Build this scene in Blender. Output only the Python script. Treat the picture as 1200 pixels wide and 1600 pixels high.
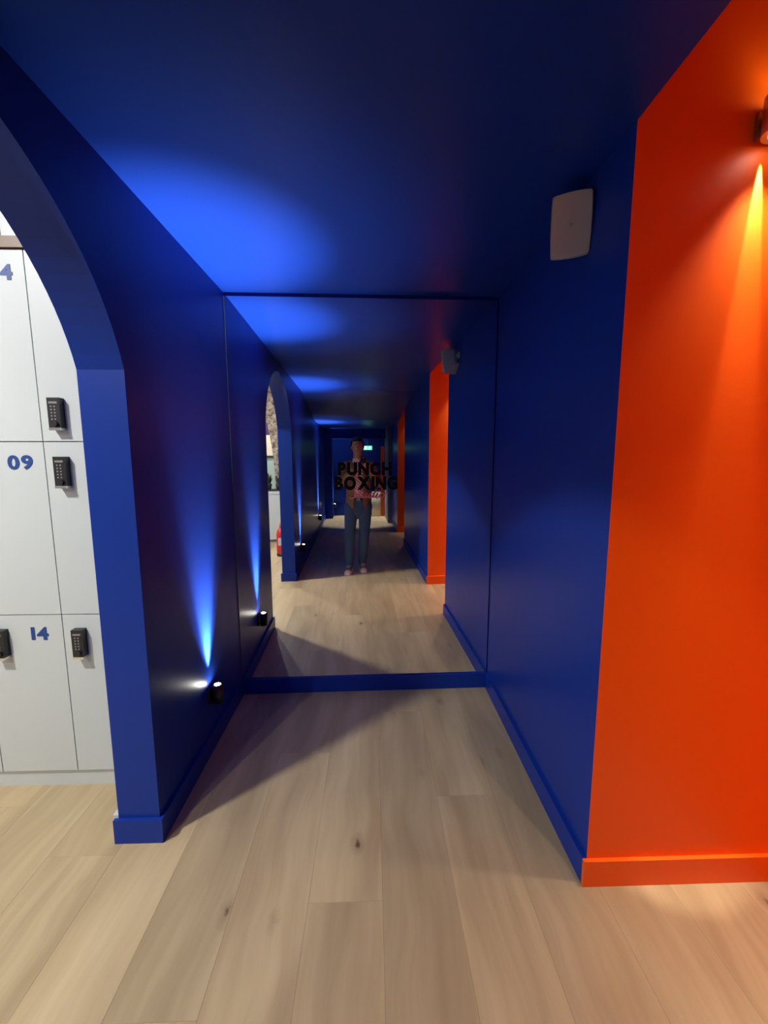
import bpy, bmesh, math, random
from mathutils import Vector, Matrix
random.seed(7)
sc = bpy.context.scene
for o in list(bpy.data.objects): bpy.data.objects.remove(o)
COL = sc.collection
# ------------------------------------------------------------------ camera, world, exposure
W, H = 1.6432, 2.5166            # corridor width, ceiling height
YN, YF = -1.3097, -2.3034        # orange niche, the jamb near the mirror and the jamb away from it
YJ, YJ2 = -1.0865, -2.56         # arch jambs
T = 0.1646                       # thickness of the arch wall
MA = 0.0217                      # the mirror wall is a little out of square
HB, BT, LY0 = 0.1028, 0.015, -0.80           # skirting height, thickness
cam_d = bpy.data.cameras.new('camera'); cam = bpy.data.objects.new('camera', cam_d); COL.objects.link(cam)
cam_d.sensor_fit = 'VERTICAL'; cam_d.sensor_height = 36.0; cam_d.lens = 649.05/1600*36; cam_d.clip_start = 0.005
pitch, yaw, roll = 0.1299, 0.0273, -0.0019
fw = Vector((math.sin(yaw)*math.cos(pitch), math.cos(yaw)*math.cos(pitch), -math.sin(pitch)))
rt = Vector((math.cos(yaw), -math.sin(yaw), 0)); up = rt.cross(fw)
r2 = math.cos(roll)*rt + math.sin(roll)*up; u2 = -math.sin(roll)*rt + math.cos(roll)*up
mw = Matrix((r2, u2, -fw)).transposed().to_4x4(); mw.translation = (0.872, -2.6251, 1.55)
cam.matrix_world = mw
sc.camera = cam
wd = bpy.data.worlds.new('world'); sc.world = wd; wd.use_nodes = True
wd.node_tree.nodes['Background'].inputs[0].default_value = (0.02, 0.025, 0.04, 1)
wd.node_tree.nodes['Background'].inputs[1].default_value = 0.0
sc.view_settings.view_transform = 'Standard'; sc.view_settings.look = 'None'
sc.view_settings.exposure = 0.0; sc.view_settings.gamma = 1.0; sc.view_settings.use_curve_mapping = False
sc.cycles.max_bounces = 10; sc.cycles.diffuse_bounces = 5; sc.cycles.glossy_bounces = 5
sc.cycles.sample_clamp_indirect = 4.0

def lamp_light(name, kind, loc, aim, power, color=(1, 1, 1), parent=None, size=0.02, cone=60, blend=0.5):
    d = bpy.data.lights.new(name, kind); d.energy = power; d.color = color
    if kind == 'SPOT':
        d.spot_size = math.radians(cone); d.spot_blend = blend; d.shadow_soft_size = size
    elif kind == 'AREA':
        d.shape = 'DISK'; d.size = size
    else:
        d.shadow_soft_size = size
    o = bpy.data.objects.new(name, d); COL.objects.link(o)
    o.rotation_mode = 'QUATERNION'; o.rotation_quaternion = Vector(aim).to_track_quat('-Z', 'Y')
    o.location = loc
    if parent:
        o.parent = parent; o.location = Vector(loc)-parent.location
    return o

# ------------------------------------------------------------------ materials
def mat(name, color, rough=0.5, metal=0.0, spec=0.5, emit=None, estr=0.0, bump=0.0, bscale=60.0):
    m = bpy.data.materials.new(name); m.use_nodes = True
    nt = m.node_tree; b = nt.nodes['Principled BSDF']
    b.inputs['Base Color'].default_value = (*color, 1); b.inputs['Roughness'].default_value = rough
    b.inputs['Metallic'].default_value = metal; b.inputs['Specular IOR Level'].default_value = spec
    if emit:
        b.inputs['Emission Color'].default_value = (*emit, 1); b.inputs['Emission Strength'].default_value = estr
    if bump:
        n = nt.nodes.new('ShaderNodeTexNoise'); n.inputs['Scale'].default_value = bscale; n.inputs['Detail'].default_value = 3
        tc = nt.nodes.new('ShaderNodeTexCoord'); nt.links.new(tc.outputs['Object'], n.inputs['Vector'])
        bp = nt.nodes.new('ShaderNodeBump'); bp.inputs['Strength'].default_value = bump; bp.inputs['Distance'].default_value = 0.002
        nt.links.new(n.outputs['Fac'], bp.inputs['Height']); nt.links.new(bp.outputs['Normal'], b.inputs['Normal'])
    return m
M = {}
M['blue'] = mat('blue_paint', (0.006, 0.035, 0.29), 0.36, spec=0.22, bump=0.06, bscale=140)
M['orange'] = mat('orange_paint', (0.92, 0.130, 0.004), 0.45, spec=0.35, bump=0.06, bscale=140)
M['white'] = mat('white_laminate', (0.54, 0.585, 0.58), 0.4, spec=0.4)
M['gap'] = mat('grey_carcass', (0.22, 0.24, 0.24), 0.7)
M['wallwhite'] = mat('white_plaster', (0.45, 0.46, 0.46), 0.8, bump=0.1)
M['black'] = mat('black_plastic', (0.012, 0.012, 0.014), 0.4)
M['vinyl'] = mat('black_vinyl', (0.003, 0.0025, 0.003), 0.7, spec=0.15)
M['redvinyl'] = mat('rose_vinyl', (0.78, 0.16, 0.17), 0.5)
M['mirror'] = mat('mirror_silver', (0.97, 0.97, 0.96), 0.0, metal=1.0)
M['glassedge'] = mat('mirror_edge', (0.10, 0.13, 0.16), 0.2)
M['chrome'] = mat('chrome', (0.75, 0.75, 0.76), 0.2, metal=1.0)
M['steel'] = mat('brushed_steel', (0.55, 0.52, 0.49), 0.32, metal=1.0)
M['key'] = mat('key_print', (0.22, 0.22, 0.22), 0.6)
M['number'] = mat('number_blue', (0.010, 0.05, 0.23), 0.5)
M['bronze'] = mat('bronze_strip', (0.15, 0.08, 0.042), 0.45)
M['grille'] = mat('speaker_grille', (0.52, 0.46, 0.42), 0.6, bump=0.3, bscale=900)
M['speaker'] = mat('speaker_shell', (0.33, 0.33, 0.33), 0.5)
M['lens'] = mat('lamp_lens', (1, 0.95, 0.85), 0.3, emit=(1, 0.93, 0.78), estr=10)
M['uplens'] = mat('uplight_lens', (1, 0.97, 0.9), 0.3, emit=(1, 0.95, 0.84), estr=120)
M['downlens'] = mat('downlight_lens', (1, 1, 1), 0.3, emit=(1, 0.95, 0.86), estr=20)
M['exit'] = mat('exit_sign_green', (0.05, 0.6, 0.3), 0.4, emit=(0.10, 0.95, 0.48), estr=1.6)
M['exitwhite'] = mat('exit_sign_white', (0.9, 1, 0.95), 0.4, emit=(0.75, 1, 0.9), estr=2.6)
M['red'] = mat('extinguisher_red', (0.62, 0.02, 0.015), 0.3)
M['cream'] = mat('cream_panel', (0.80, 0.72, 0.55), 0.7)
M['paleglass'] = mat('pale_green_glass', (0.42, 0.55, 0.50), 0.15)
M['leaf'] = mat('dark_leaf', (0.025, 0.05, 0.018), 0.5)
M['pot'] = mat('pot_clay', (0.05, 0.05, 0.045), 0.6)
M['purple'] = mat('purple_dark_paint', (0.03, 0.012, 0.09), 0.6)
M['skin'] = mat('skin', (0.40, 0.20, 0.13), 0.5)
M['hair'] = mat('dark_hair', (0.012, 0.009, 0.008), 0.6, bump=0.6, bscale=120)
M['denim'] = mat('blue_denim', (0.045, 0.10, 0.19), 0.85, bump=0.5, bscale=400)
M['jacket'] = mat('tan_suede', (0.26, 0.13, 0.05), 0.85, bump=0.5, bscale=200)
M['sole'] = mat('rubber_sole', (0.78, 0.74, 0.62), 0.6)
M['shoe'] = mat('olive_canvas', (0.20, 0.18, 0.12), 0.8)
M['belt'] = mat('belt_leather', (0.03, 0.018, 0.01), 0.5)
M['eye'] = mat('eye_white', (0.7, 0.68, 0.64), 0.2)
M['iris'] = mat('iris_dark', (0.02, 0.012, 0.008), 0.2)
M['lip'] = mat('lip', (0.28, 0.10, 0.08), 0.5)
M['greydoor'] = mat('grey_paint', (0.16, 0.17, 0.19), 0.5)

def stripe_mat():
    m = mat('striped_cotton', (0.7, 0.6, 0.58), 0.8); nt = m.node_tree; b = nt.nodes['Principled BSDF']
    tc = nt.nodes.new('ShaderNodeTexCoord'); w = nt.nodes.new('ShaderNodeTexWave'); w.bands_direction = 'DIAGONAL'
    w.inputs['Scale'].default_value = 14; w.inputs['Distortion'].default_value = 0.6
    r = nt.nodes.new('ShaderNodeValToRGB'); r.color_ramp.elements[0].color = (0.55, 0.16, 0.15, 1); r.color_ramp.elements[1].color = (0.80, 0.72, 0.66, 1)
    r.color_ramp.elements[0].position = 0.4; r.color_ramp.elements[1].position = 0.55
    nt.links.new(tc.outputs['Object'], w.inputs['Vector']); nt.links.new(w.outputs['Fac'], r.inputs['Fac']); nt.links.new(r.outputs['Color'], b.inputs['Base Color'])
    return m
M['shirt'] = stripe_mat()

def oak_mat():
    m = mat('pale_oak', (0.5, 0.38, 0.25), 0.45, spec=0.35); nt = m.node_tree; b = nt.nodes['Principled BSDF']; L = nt.links.new
    N = lambda t: nt.nodes.new(t)
    tc = N('ShaderNodeTexCoord'); oi = N('ShaderNodeObjectInfo')
    mul = N('ShaderNodeMath'); mul.operation = 'MULTIPLY'; mul.inputs[1].default_value = 37.0; L(oi.outputs['Random'], mul.inputs[0])
    cx = N('ShaderNodeCombineXYZ'); L(mul.outputs[0], cx.inputs[0]); L(mul.outputs[0], cx.inputs[1])
    add = N('ShaderNodeVectorMath'); add.operation = 'ADD'; L(tc.outputs['Object'], add.inputs[0]); L(cx.outputs[0], add.inputs[1])
    # slow warp so that the grain lines wander
    wn = N('ShaderNodeTexNoise'); wn.inputs['Scale'].default_value = 1.3; wn.inputs['Detail'].default_value = 2; L(add.outputs[0], wn.inputs['Vector'])
    ws = N('ShaderNodeVectorMath'); ws.operation = 'MULTIPLY'; ws.inputs[1].default_value = (0.22, 0.0, 0.0); L(wn.outputs['Color'], ws.inputs[0])
    wa = N('ShaderNodeVectorMath'); wa.operation = 'ADD'; L(add.outputs[0], wa.inputs[0]); L(ws.outputs[0], wa.inputs[1])
    mp = N('ShaderNodeMapping'); mp.inputs['Scale'].default_value = (26, 1.8, 1); L(wa.outputs[0], mp.inputs['Vector'])
    g = N('ShaderNodeTexNoise'); g.inputs['Scale'].default_value = 1.0; g.inputs['Detail'].default_value = 6; g.inputs['Roughness'].default_value = 0.6; L(mp.outputs[0], g.inputs['Vector'])
    mp2 = N('ShaderNodeMapping'); mp2.inputs['Scale'].default_value = (6, 0.8, 1); L(wa.outputs[0], mp2.inputs['Vector'])
    g2 = N('ShaderNodeTexNoise'); g2.inputs['Scale'].default_value = 1.0; g2.inputs['Detail'].default_value = 2; L(mp2.outputs[0], g2.inputs['Vector'])
    r = N('ShaderNodeValToRGB'); L(g.outputs['Fac'], r.inputs['Fac'])
    r.color_ramp.elements[0].position = 0.28; r.color_ramp.elements[0].color = (0.425, 0.323, 0.176, 1)
    r.color_ramp.elements[1].position = 0.62; r.color_ramp.elements[1].color = (0.49, 0.385, 0.219, 1)
    r2_ = N('ShaderNodeValToRGB'); L(g2.outputs['Fac'], r2_.inputs['Fac'])
    r2_.color_ramp.elements[0].position = 0.35; r2_.color_ramp.elements[0].color = (0.84, 0.80, 0.76, 1)
    r2_.color_ramp.elements[1].position = 0.65; r2_.color_ramp.elements[1].color = (1.08, 1.07, 1.06, 1)
    mx = N('ShaderNodeMix'); mx.data_type = 'RGBA'; mx.blend_type = 'MULTIPLY'; mx.inputs['Factor'].default_value = 1.0
    L(r.outputs['Color'], mx.inputs['A']); L(r2_.outputs['Color'], mx.inputs['B'])
    # knots: sparse dark spots with a halo, drawn out along the plank
    mp3 = N('ShaderNodeMapping'); mp3.inputs['Scale'].default_value = (4.6, 2.3, 1); L(add.outputs[0], mp3.inputs['Vector'])
    v = N('ShaderNodeTexVoronoi'); v.inputs['Scale'].default_value = 1.0; L(mp3.outputs[0], v.inputs['Vector'])
    nz = N('ShaderNodeTexNoise'); nz.inputs['Scale'].default_value = 28; L(add.outputs[0], nz.inputs['Vector'])
    sm = N('ShaderNodeMath'); sm.operation = 'MULTIPLY_ADD'; sm.inputs[1].default_value = 0.10; L(nz.outputs['Fac'], sm.inputs[0]); L(v.outputs['Distance'], sm.inputs[2])
    sep = N('ShaderNodeSeparateColor'); L(v.outputs['Color'], sep.inputs[0])
    gt = N('ShaderNodeMath'); gt.operation = 'GREATER_THAN'; gt.inputs[1].default_value = 0.22; L(sep.outputs[0], gt.inputs[0])
    kr = N('ShaderNodeValToRGB'); L(sm.outputs[0], kr.inputs['Fac'])
    kr.color_ramp.elements[0].position = 0.070; kr.color_ramp.elements[0].color = (1, 1, 1, 1)
    kr.color_ramp.elements[1].position = 0.20; kr.color_ramp.elements[1].color = (0, 0, 0, 1)
    e = kr.color_ramp.elements.new(0.105); e.color = (0.28, 0.28, 0.28, 1)
    km = N('ShaderNodeMath'); km.operation = 'MULTIPLY'; L(kr.outputs['Color'], km.inputs[0]); L(gt.outputs[0], km.inputs[1])
    mk = N('ShaderNodeMix'); mk.data_type = 'RGBA'; L(km.outputs[0], mk.inputs['Factor']); L(mx.outputs['Result'], mk.inputs['A']); mk.inputs['B'].default_value = (0.12, 0.065, 0.03, 1)
    # each plank a tone of its own
    hs = N('ShaderNodeHueSaturation'); hs.inputs['Saturation'].default_value = 0.95; L(mk.outputs['Result'], hs.inputs['Color'])
    mr = N('ShaderNodeMapRange'); mr.inputs['To Min'].default_value = 0.90; mr.inputs['To Max'].default_value = 1.10; L(oi.outputs['Random'], mr.inputs['Value']); L(mr.outputs[0], hs.inputs['Value'])
    L(hs.outputs['Color'], b.inputs['Base Color'])
    bp = N('ShaderNodeBump'); bp.inputs['Strength'].default_value = 0.12; bp.inputs['Distance'].default_value = 0.001; L(g.outputs['Fac'], bp.inputs['Height']); L(bp.outputs['Normal'], b.inputs['Normal'])
    return m
M['oak'] = oak_mat()

def stone_mat():
    m = mat('rough_stone', (0.4, 0.33, 0.26), 0.9); nt = m.node_tree; b = nt.nodes['Principled BSDF']; L = nt.links.new
    tc = nt.nodes.new('ShaderNodeTexCoord'); n = nt.nodes.new('ShaderNodeTexNoise'); n.inputs['Scale'].default_value = 14; n.inputs['Detail'].default_value = 8; n.inputs['Roughness'].default_value = 0.75
    r = nt.nodes.new('ShaderNodeValToRGB'); r.color_ramp.elements[0].position = 0.38; r.color_ramp.elements[0].color = (0.05, 0.035, 0.025, 1); r.color_ramp.elements[1].position = 0.62; r.color_ramp.elements[1].color = (0.62, 0.50, 0.38, 1)
    L(tc.outputs['Object'], n.inputs['Vector']); L(n.outputs['Fac'], r.inputs['Fac']); L(r.outputs['Color'], b.inputs['Base Color'])
    bp = nt.nodes.new('ShaderNodeBump'); bp.inputs['Distance'].default_value = 0.03; L(n.outputs['Fac'], bp.inputs['Height']); L(bp.outputs['Normal'], b.inputs['Normal'])
    return m
M['stone'] = stone_mat()

# ------------------------------------------------------------------ mesh helpers
def link(name, me, parent=None, loc=None):
    o = bpy.data.objects.new(name, me); COL.objects.link(o)
    if parent: o.parent = parent
    if loc is not None: o.location = loc
    return o
def finish(name, bm, material, parent=None, loc=None, smooth=False, bevel=0.0, seg=2):
    if bevel:
        es = [e for e in bm.edges if len(e.link_faces) == 2 and e.calc_face_angle(0) > 0.5]
        bmesh.ops.bevel(bm, geom=es, offset=bevel, segments=seg, profile=0.5, affect='EDGES', clamp_overlap=True)
    bmesh.ops.recalc_face_normals(bm, faces=bm.faces)
    me = bpy.data.meshes.new(name); bm.to_mesh(me); bm.free()
    for m in (material if isinstance(material, (list, tuple)) else [material]): me.materials.append(m)
    if smooth:
        for p in me.polygons: p.use_smooth = True
    return link(name, me, parent, loc)
def add_box(bm, x0, x1, y0, y1, z0, z1, mi=0):
    v = [bm.verts.new(p) for p in ((x0, y0, z0), (x1, y0, z0), (x1, y1, z0), (x0, y1, z0), (x0, y0, z1), (x1, y0, z1), (x1, y1, z1), (x0, y1, z1))]
    for f in ((0, 3, 2, 1), (4, 5, 6, 7), (0, 1, 5, 4), (1, 2, 6, 5), (2, 3, 7, 6), (3, 0, 4, 7)):
        bm.faces.new([v[i] for i in f]).material_index = mi
def box(name, a, material, parent=None, bevel=0.0, loc=None, seg=2):
    bm = bmesh.new(); add_box(bm, *a); return finish(name, bm, material, parent, loc, bevel=bevel, seg=seg)
def prism(name, pts, axis, a0, a1, material, parent=None, bevel=0.0):
    """extrude the polygon pts along axis ('x': pts are (y,z); 'y': (x,z); 'z': (x,y))"""
    bm = bmesh.new()
    P = {'x': lambda p, t: (t, p[0], p[1]), 'y': lambda p, t: (p[0], t, p[1]), 'z': lambda p, t: (p[0], p[1], t)}[axis]
    A = [bm.verts.new(P(p, a0)) for p in pts]; B = [bm.verts.new(P(p, a1)) for p in pts]
    bm.faces.new(A); bm.faces.new(list(reversed(B)))
    for i in range(len(pts)):
        j = (i+1) % len(pts); bm.faces.new((A[i], B[i], B[j], A[j]))
    return finish(name, bm, material, parent, bevel=bevel)
def add_cyl(bm, c, axis, r, h, n=24, r2=None, mi=0):
    r2 = r if r2 is None else r2
    q = Vector(axis).normalized().to_track_quat('Z', 'Y'); A = []; B = []
    for i in range(n):
        t = 2*math.pi*i/n
        A.append(bm.verts.new(Vector(c)+q @ Vector((r*math.cos(t), r*math.sin(t), 0))))
        B.append(bm.verts.new(Vector(c)+q @ Vector((r2*math.cos(t), r2*math.sin(t), h))))
    bm.faces.new(list(reversed(A))).material_index = mi; bm.faces.new(B).material_index = mi
    for i in range(n):
        f = bm.faces.new((A[i], A[(i+1) % n], B[(i+1) % n], B[i])); f.material_index = mi
def cyl(name, c, axis, r, h, material, parent=None, n=24, r2=None, bevel=0.0, loc=None):
    bm = bmesh.new(); add_cyl(bm, c, axis, r, h, n, r2); o = finish(name, bm, material, parent, loc, bevel=bevel)
    for p in o.data.polygons: p.use_smooth = len(p.vertices) == 4
    return o
def lathe(name, prof, c, material, parent=None, n=24):
    bm = bmesh.new(); rings = []
    for r, z in prof:
        rings.append([bm.verts.new((c[0]+r*math.cos(2*math.pi*i/n), c[1]+r*math.sin(2*math.pi*i/n), c[2]+z)) for i in range(n)])
    for a, b in zip(rings, rings[1:]):
        for i in range(n): bm.faces.new((a[i], a[(i+1) % n], b[(i+1) % n], b[i]))
    bm.faces.new(list(reversed(rings[0]))); bm.faces.new(rings[-1])
    return finish(name, bm, material, parent, smooth=True)
def empty(name, loc, rz=0.0):
    o = bpy.data.objects.new(name, None); COL.objects.link(o); o.location = loc; o.rotation_euler = (0, 0, rz); o.empty_display_size = 0.1
    return o
def tag(o, label, cat, group=None, kind=None):
    o['label'] = label; o['category'] = cat
    if group: o['group'] = group
    if kind: o['kind'] = kind
    return o
def struct(o, label, cat): return tag(o, label, cat, kind='structure')
def part(o, label):
    o['label'] = label; return o
_txt = {}
def text_mesh(body, size, bold=0.0, depth=0.001, shear=0.0):
    k = (body, size, bold, depth, shear)
    if k in _txt: return _txt[k]
    cu = bpy.data.curves.new('lettering', 'FONT'); cu.body = body; cu.size = size; cu.offset = bold; cu.extrude = depth; cu.align_x = 'CENTER'; cu.align_y = 'CENTER'; cu.resolution_u = 6; cu.shear = shear; cu.space_character = 1.12
    t = bpy.data.objects.new('lettering', cu); COL.objects.link(t)
    dg = bpy.context.evaluated_depsgraph_get(); dg.update()
    me = bpy.data.meshes.new_from_object(t.evaluated_get(dg))
    bpy.data.objects.remove(t); bpy.data.curves.remove(cu)
    me.materials.clear()
    c = [v.co.copy() for v in me.vertices]; x0 = min(p.x for p in c); x1 = max(p.x for p in c); y0 = min(p.y for p in c); y1 = max(p.y for p in c)
    for v in me.vertices: v.co = Vector((v.co.x-(x0+x1)/2, -v.co.z, v.co.y-(y0+y1)/2))
    me['w'] = x1-x0; me['h'] = y1-y0
    _txt[k] = me
    return me

# ================================================================== THE SETTING
# ---- floor of oak planks (running towards the mirror)
floor = struct(box('floor', (-3.4, 2.8, -9.2, 0.3, -0.06, -0.016), M['gap']), 'pale oak plank floor with dark knots running through corridor and locker room', 'floor')
PW = 0.262
_pl = {}
def plank_mesh(w, l):
    k = (round(w, 3), round(l, 3))
    if k not in _pl:
        bm = bmesh.new(); add_box(bm, -w/2, w/2, -l/2, l/2, -0.016, 0.0)
        es = [e for e in bm.edges if all(v.co.z > -0.001 for v in e.verts)]
        bmesh.ops.bevel(bm, geom=es, offset=0.0005, segments=1, affect='EDGES')
        bmesh.ops.recalc_face_normals(bm, faces=bm.faces)
        me = bpy.data.meshes.new('plank'); bm.to_mesh(me); bm.free(); me.materials.append(M['oak']); _pl[k] = me
    return _pl[k]
offs = [0.0, 1.15, 0.5, 1.6, 0.85, 1.9, 0.3, 1.4]
for k in range(-5, 19):
    xc = 1.424+PW/2-k*PW
    if xc > 2.6: continue
    y = 0.25-offs[k % 8]
    ends = [0.25]
    while y > -9.1:
        if ends[-1]-y > 0.2: ends.append(y)
        y -= 2.2
    ends.append(-9.1)
    for a, b_ in zip(ends, ends[1:]):
        l = a-b_-0.0003
        link('plank', plank_mesh(PW-0.0003, l), floor, (xc, (a+b_)/2, 0))
# ---- left wall of the corridor with the arch
yc, zc, rr = -1.83, 1.64, 0.775
arc = []
a0 = math.asin((YJ-yc)/rr); a1 = math.asin((YJ2-yc)/rr)
for i in range(41):
    a = a0+(a1-a0)*i/40
    arc.append((yc+rr*math.sin(a), zc+rr*math.cos(a)))
pts = [(0.1, 0), (0.1, 3.1), (-8.6, 3.1), (-8.6, 0), (YJ2, 0)] + list(reversed(arc)) + [(YJ, 0)]
struct(prism('wall_left', pts, 'x', -T, 0.0, M['blue']), 'dark blue painted wall with a tall rounded arch opening into the locker room', 'wall')
# ---- right wall with two orange niches (plan outline)
N2a, N2b = -4.72, -5.9
plan = [(W, 0.1), (W, YN), (2.33, YN), (2.33, YF), (W, YF), (W, N2a), (2.2, N2a), (2.2, N2b), (W, N2b), (W, -8.6), (2.8, -8.6), (2.8, 0.1)]
wr = struct(prism('wall_right', plan, 'z', 0.0, 3.1, [M['blue'], M['orange']]), 'dark blue wall broken by bright orange recesses, right of the mirror', 'wall')
for p in wr.data.polygons:
    c = p.center
    if abs(p.normal.z) < 0.5 and W+0.05 < c.x < 2.5 and (YF-0.01 < c.y < YN+0.01 or N2b-0.01 < c.y < N2a+0.01): p.material_index = 1
# ---- ceilings
prof = [(0.1, H), (-3.6, H), (-5.6, 2.27), (-8.6, 2.27), (-8.6, 2.62), (0.1, 2.62)]
struct(prism('ceiling', prof, 'x', 0.0, W, M['blue']), 'low dark blue corridor ceiling with bright blue pools of uplight', 'ceiling')
upper = box('ceiling_upper', (-3.4, 2.8, -9.2, 0.3, 3.1, 3.18), [M['wallwhite'], M['orange']])
struct(upper, 'high ceiling above the locker room and the orange recess', 'ceiling')
bm = bmesh.new(); add_box(bm, W+0.001, 2.33, YF, YN, 3.06, 3.099); struct(finish('ceiling_niche', bm, M['orange']), 'orange ceiling high inside the recess beside the speaker', 'ceiling')
bm = bmesh.new(); add_box(bm, W+0.001, 2.2, N2b, N2a, 3.06, 3.099); struct(finish('ceiling_niche', bm, M['orange']), 'orange ceiling of the recess seen far back in the mirror', 'ceiling')
# ---- end wall behind the mirror, back wall
we = box('wall_end', (-W/2-0.05, W/2+0.05, 0.008, 0.1, 0, H+0.05), M['blue'], loc=(W/2, 0, 0)); we.rotation_euler.z = MA
struct(we, 'dark blue end wall carrying the full-width mirror', 'wall')
bb = box('baseboard_end', (-W/2+0.002, W/2-0.002, -BT, 0.008, 0, HB-0.002), M['blue'], loc=(W/2, 0, 0), bevel=0.002); bb.rotation_euler.z = MA
struct(bb, 'dark blue skirting board running under the mirror', 'skirting')
struct(box('wall_back', (-T, W+0.3, -8.75, -8.6, 0, 3.1), M['blue']), 'dark blue wall closing the far end of the mirrored corridor', 'wall')
# ---- skirting boards
B_ = lambda name, a, m, lab: struct(box(name, a, m, bevel=0.003), lab, 'skirting')
B_('baseboard_left', (-T-BT, BT, YJ-BT, YJ, 0, HB), M['blue'], 'blue skirting block wrapping the foot of the arch jamb by the lockers')
B_('baseboard_left', (0, BT, YJ, -0.034, 0, HB), M['blue'], 'shadowed blue skirting along the wall below the small uplight')
B_('baseboard_left', (-T-BT, BT, YJ2, YJ2+BT, 0, HB), M['blue'], 'blue skirting block at the foot of the other arch jamb, seen in the mirror')
B_('baseboard_left', (0, BT, -8.4, YJ2, 0, HB), M['blue'], 'blue skirting along the left wall behind the photographer')
B_('baseboard_right', (W-BT, W, YN, -0.001, 0, HB), M['blue'], 'blue skirting along the right wall between mirror and orange recess')
B_('baseboard_right', (W-BT, W, N2a, YF, 0, HB), M['blue'], 'blue skirting along the right wall between the two orange recesses')
B_('baseboard_right', (W-BT, W, -8.4, N2b, 0, HB), M['blue'], 'blue skirting along the right wall far back in the mirror')
B_('baseboard_niche', (W-BT, 2.33, YN-BT, YN, 0, HB), M['orange'], 'orange skirting on the recess side facing the camera')
B_('baseboard_niche', (W-BT, 2.33, YF, YF+BT, 0, HB), M['orange'], 'orange skirting on the recess side seen in the mirror')
B_('baseboard_niche', (2.33-BT, 2.33, YF+BT, YN-BT, 0, HB), M['orange'], 'orange skirting at the back of the recess')
B_('baseboard_niche', (W-BT, 2.2, N2b, N2b+BT, 0, HB), M['orange'], 'orange skirting in the recess far back in the mirror')
# ---- locker room shell
B_('baseboard_locker_room', (-T-0.022, -T, YJ, LY0, 0, HB+0.014), M['white'], 'white skirting on the locker-room side of the arch wall')
struct(box('wall_locker_room_back', (-3.4, -T, -0.26, -0.1, 0, 3.1), M['wallwhite']), 'white wall behind the lockers', 'wall')
struct(box('wall_locker_room_side', (-3.4, -3.25, -9.2, -0.26, 0, 3.1), M['wallwhite']), 'white far side wall of the locker room', 'wall')
sp = [(-T, 0), (-T, 3.1), (-3.25, 3.1), (-3.25, 0), (-2.28, 0)]
op = []
for i in range(25):
    z = 1.0+1.9*i/24; op.append((0.78*math.sqrt(1-((z-1.0)/2.2)**2), z))
sp += [(-1.5-a, z) for a, z in op] + [(-1.5+a, z) for a, z in reversed(op)] + [(-0.72, 0)]
struct(prism('wall_stone', sp, 'y', -5.45, -5.3, M['stone']), 'rough brown stone-textured wall with an arch, seen through the archway in the mirror', 'wall')
struct(box('wall_far_room', (-3.25, -T, -7.0, -6.85, 0, 3.1), M['purple']), 'dark purple wall of the room beyond the stone arch', 'wall')

# ================================================================== MIRROR
mir = empty('wall_mirror', (W/2, 0, HB), MA)
tag(mir, 'frameless mirror filling the corridor end, lettered in black and rose', 'mirror')
box('glass', (-W/2+0.003, W/2-0.003, 0.0, 0.007, 0, H-0.022-HB), [M['mirror'], M['glassedge']], mir)
for p in mir.children[0].data.polygons:
    if p.normal.y > -0.5: p.material_index = 1
box('edge_strip', (-W/2+0.001, -W/2+0.005, -0.002, 0.006, 0, H-0.022-HB), M['glassedge'], mir)
box('edge_strip', (W/2-0.005, W/2-0.001, -0.002, 0.006, 0, H-0.022-HB), M['vinyl'], mir)
# bold sans letters, each its own piece of vinyl
def place_word(word, x0, x1, z0, z1, gap=0.07):
    hgt = z1-z0
    ms = [text_mesh(c, 1.0, 0.062, 0.001) for c in word]
    ww = [m['w'] for m in ms]; tot = sum(ww)+gap*(len(word)-1); sx = (x1-x0)/tot; x = x0
    for m, w_ in zip(ms, ww):
        o = link('letter', m, mir); o.scale = (sx, 1, hgt/m['h'])
        o.location = (x+w_*sx/2-W/2, -0.0015, (z0+z1)/2-HB); x += (w_+gap)*sx
for c in set('PUNCHBOXING'): text_mesh(c, 1.0, 0.062, 0.001).materials.append(M['vinyl'])
place_word('PUNCH', 0.655, 0.993, 1.440, 1.523)
place_word('BOXING', 0.634, 1.030, 1.348, 1.434)
# script word drawn as a brush stroke
def stroke(bm, pts, w):
    P = [Vector(p) for p in pts]
    # Catmull-Rom through the points
    Q = []
    for i in range(len(P)-1):
        p0, p1, p2, p3 = P[max(i-1, 0)], P[i], P[i+1], P[min(i+2, len(P)-1)]
        for s in range(6):
            t = s/6; Q.append(0.5*((2*p1)+(p2-p0)*t+(2*p0-5*p1+4*p2-p3)*t*t+(3*p1-p0-3*p2+p3)*t**3))
    Q.append(P[-1]); rows = []
    for i, q in enumerate(Q):
        d = (Q[min(i+1, len(Q)-1)]-Q[max(i-1, 0)]).normalized()
        ww = w*(0.75+0.5*abs(d.y)); n = Vector((-0.55, 0.83))*ww*0.5 if abs(d.x) > abs(d.y) else Vector((0.95, 0.1))*ww*0.5
        n = Vector((-d.y, d.x))*ww*0.5
        rows.append([bm.verts.new((q.x+n.x*s, yy, q.y+n.y*s)) for s, yy in ((1, -0.001), (-1, -0.001), (-1, 0.001), (1, 0.001))])
    for a, b in zip(rows, rows[1:]):
        for i in range(4): bm.faces.new((a[i], a[(i+1) % 4], b[(i+1) % 4], b[i]))
    bm.faces.new(rows[0]); bm.faces.new(list(reversed(rows[-1])))
bm = bmesh.new(); sh = 0.45
S_ = lambda pts: [((x+sh*y), y) for x, y in pts]
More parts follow.
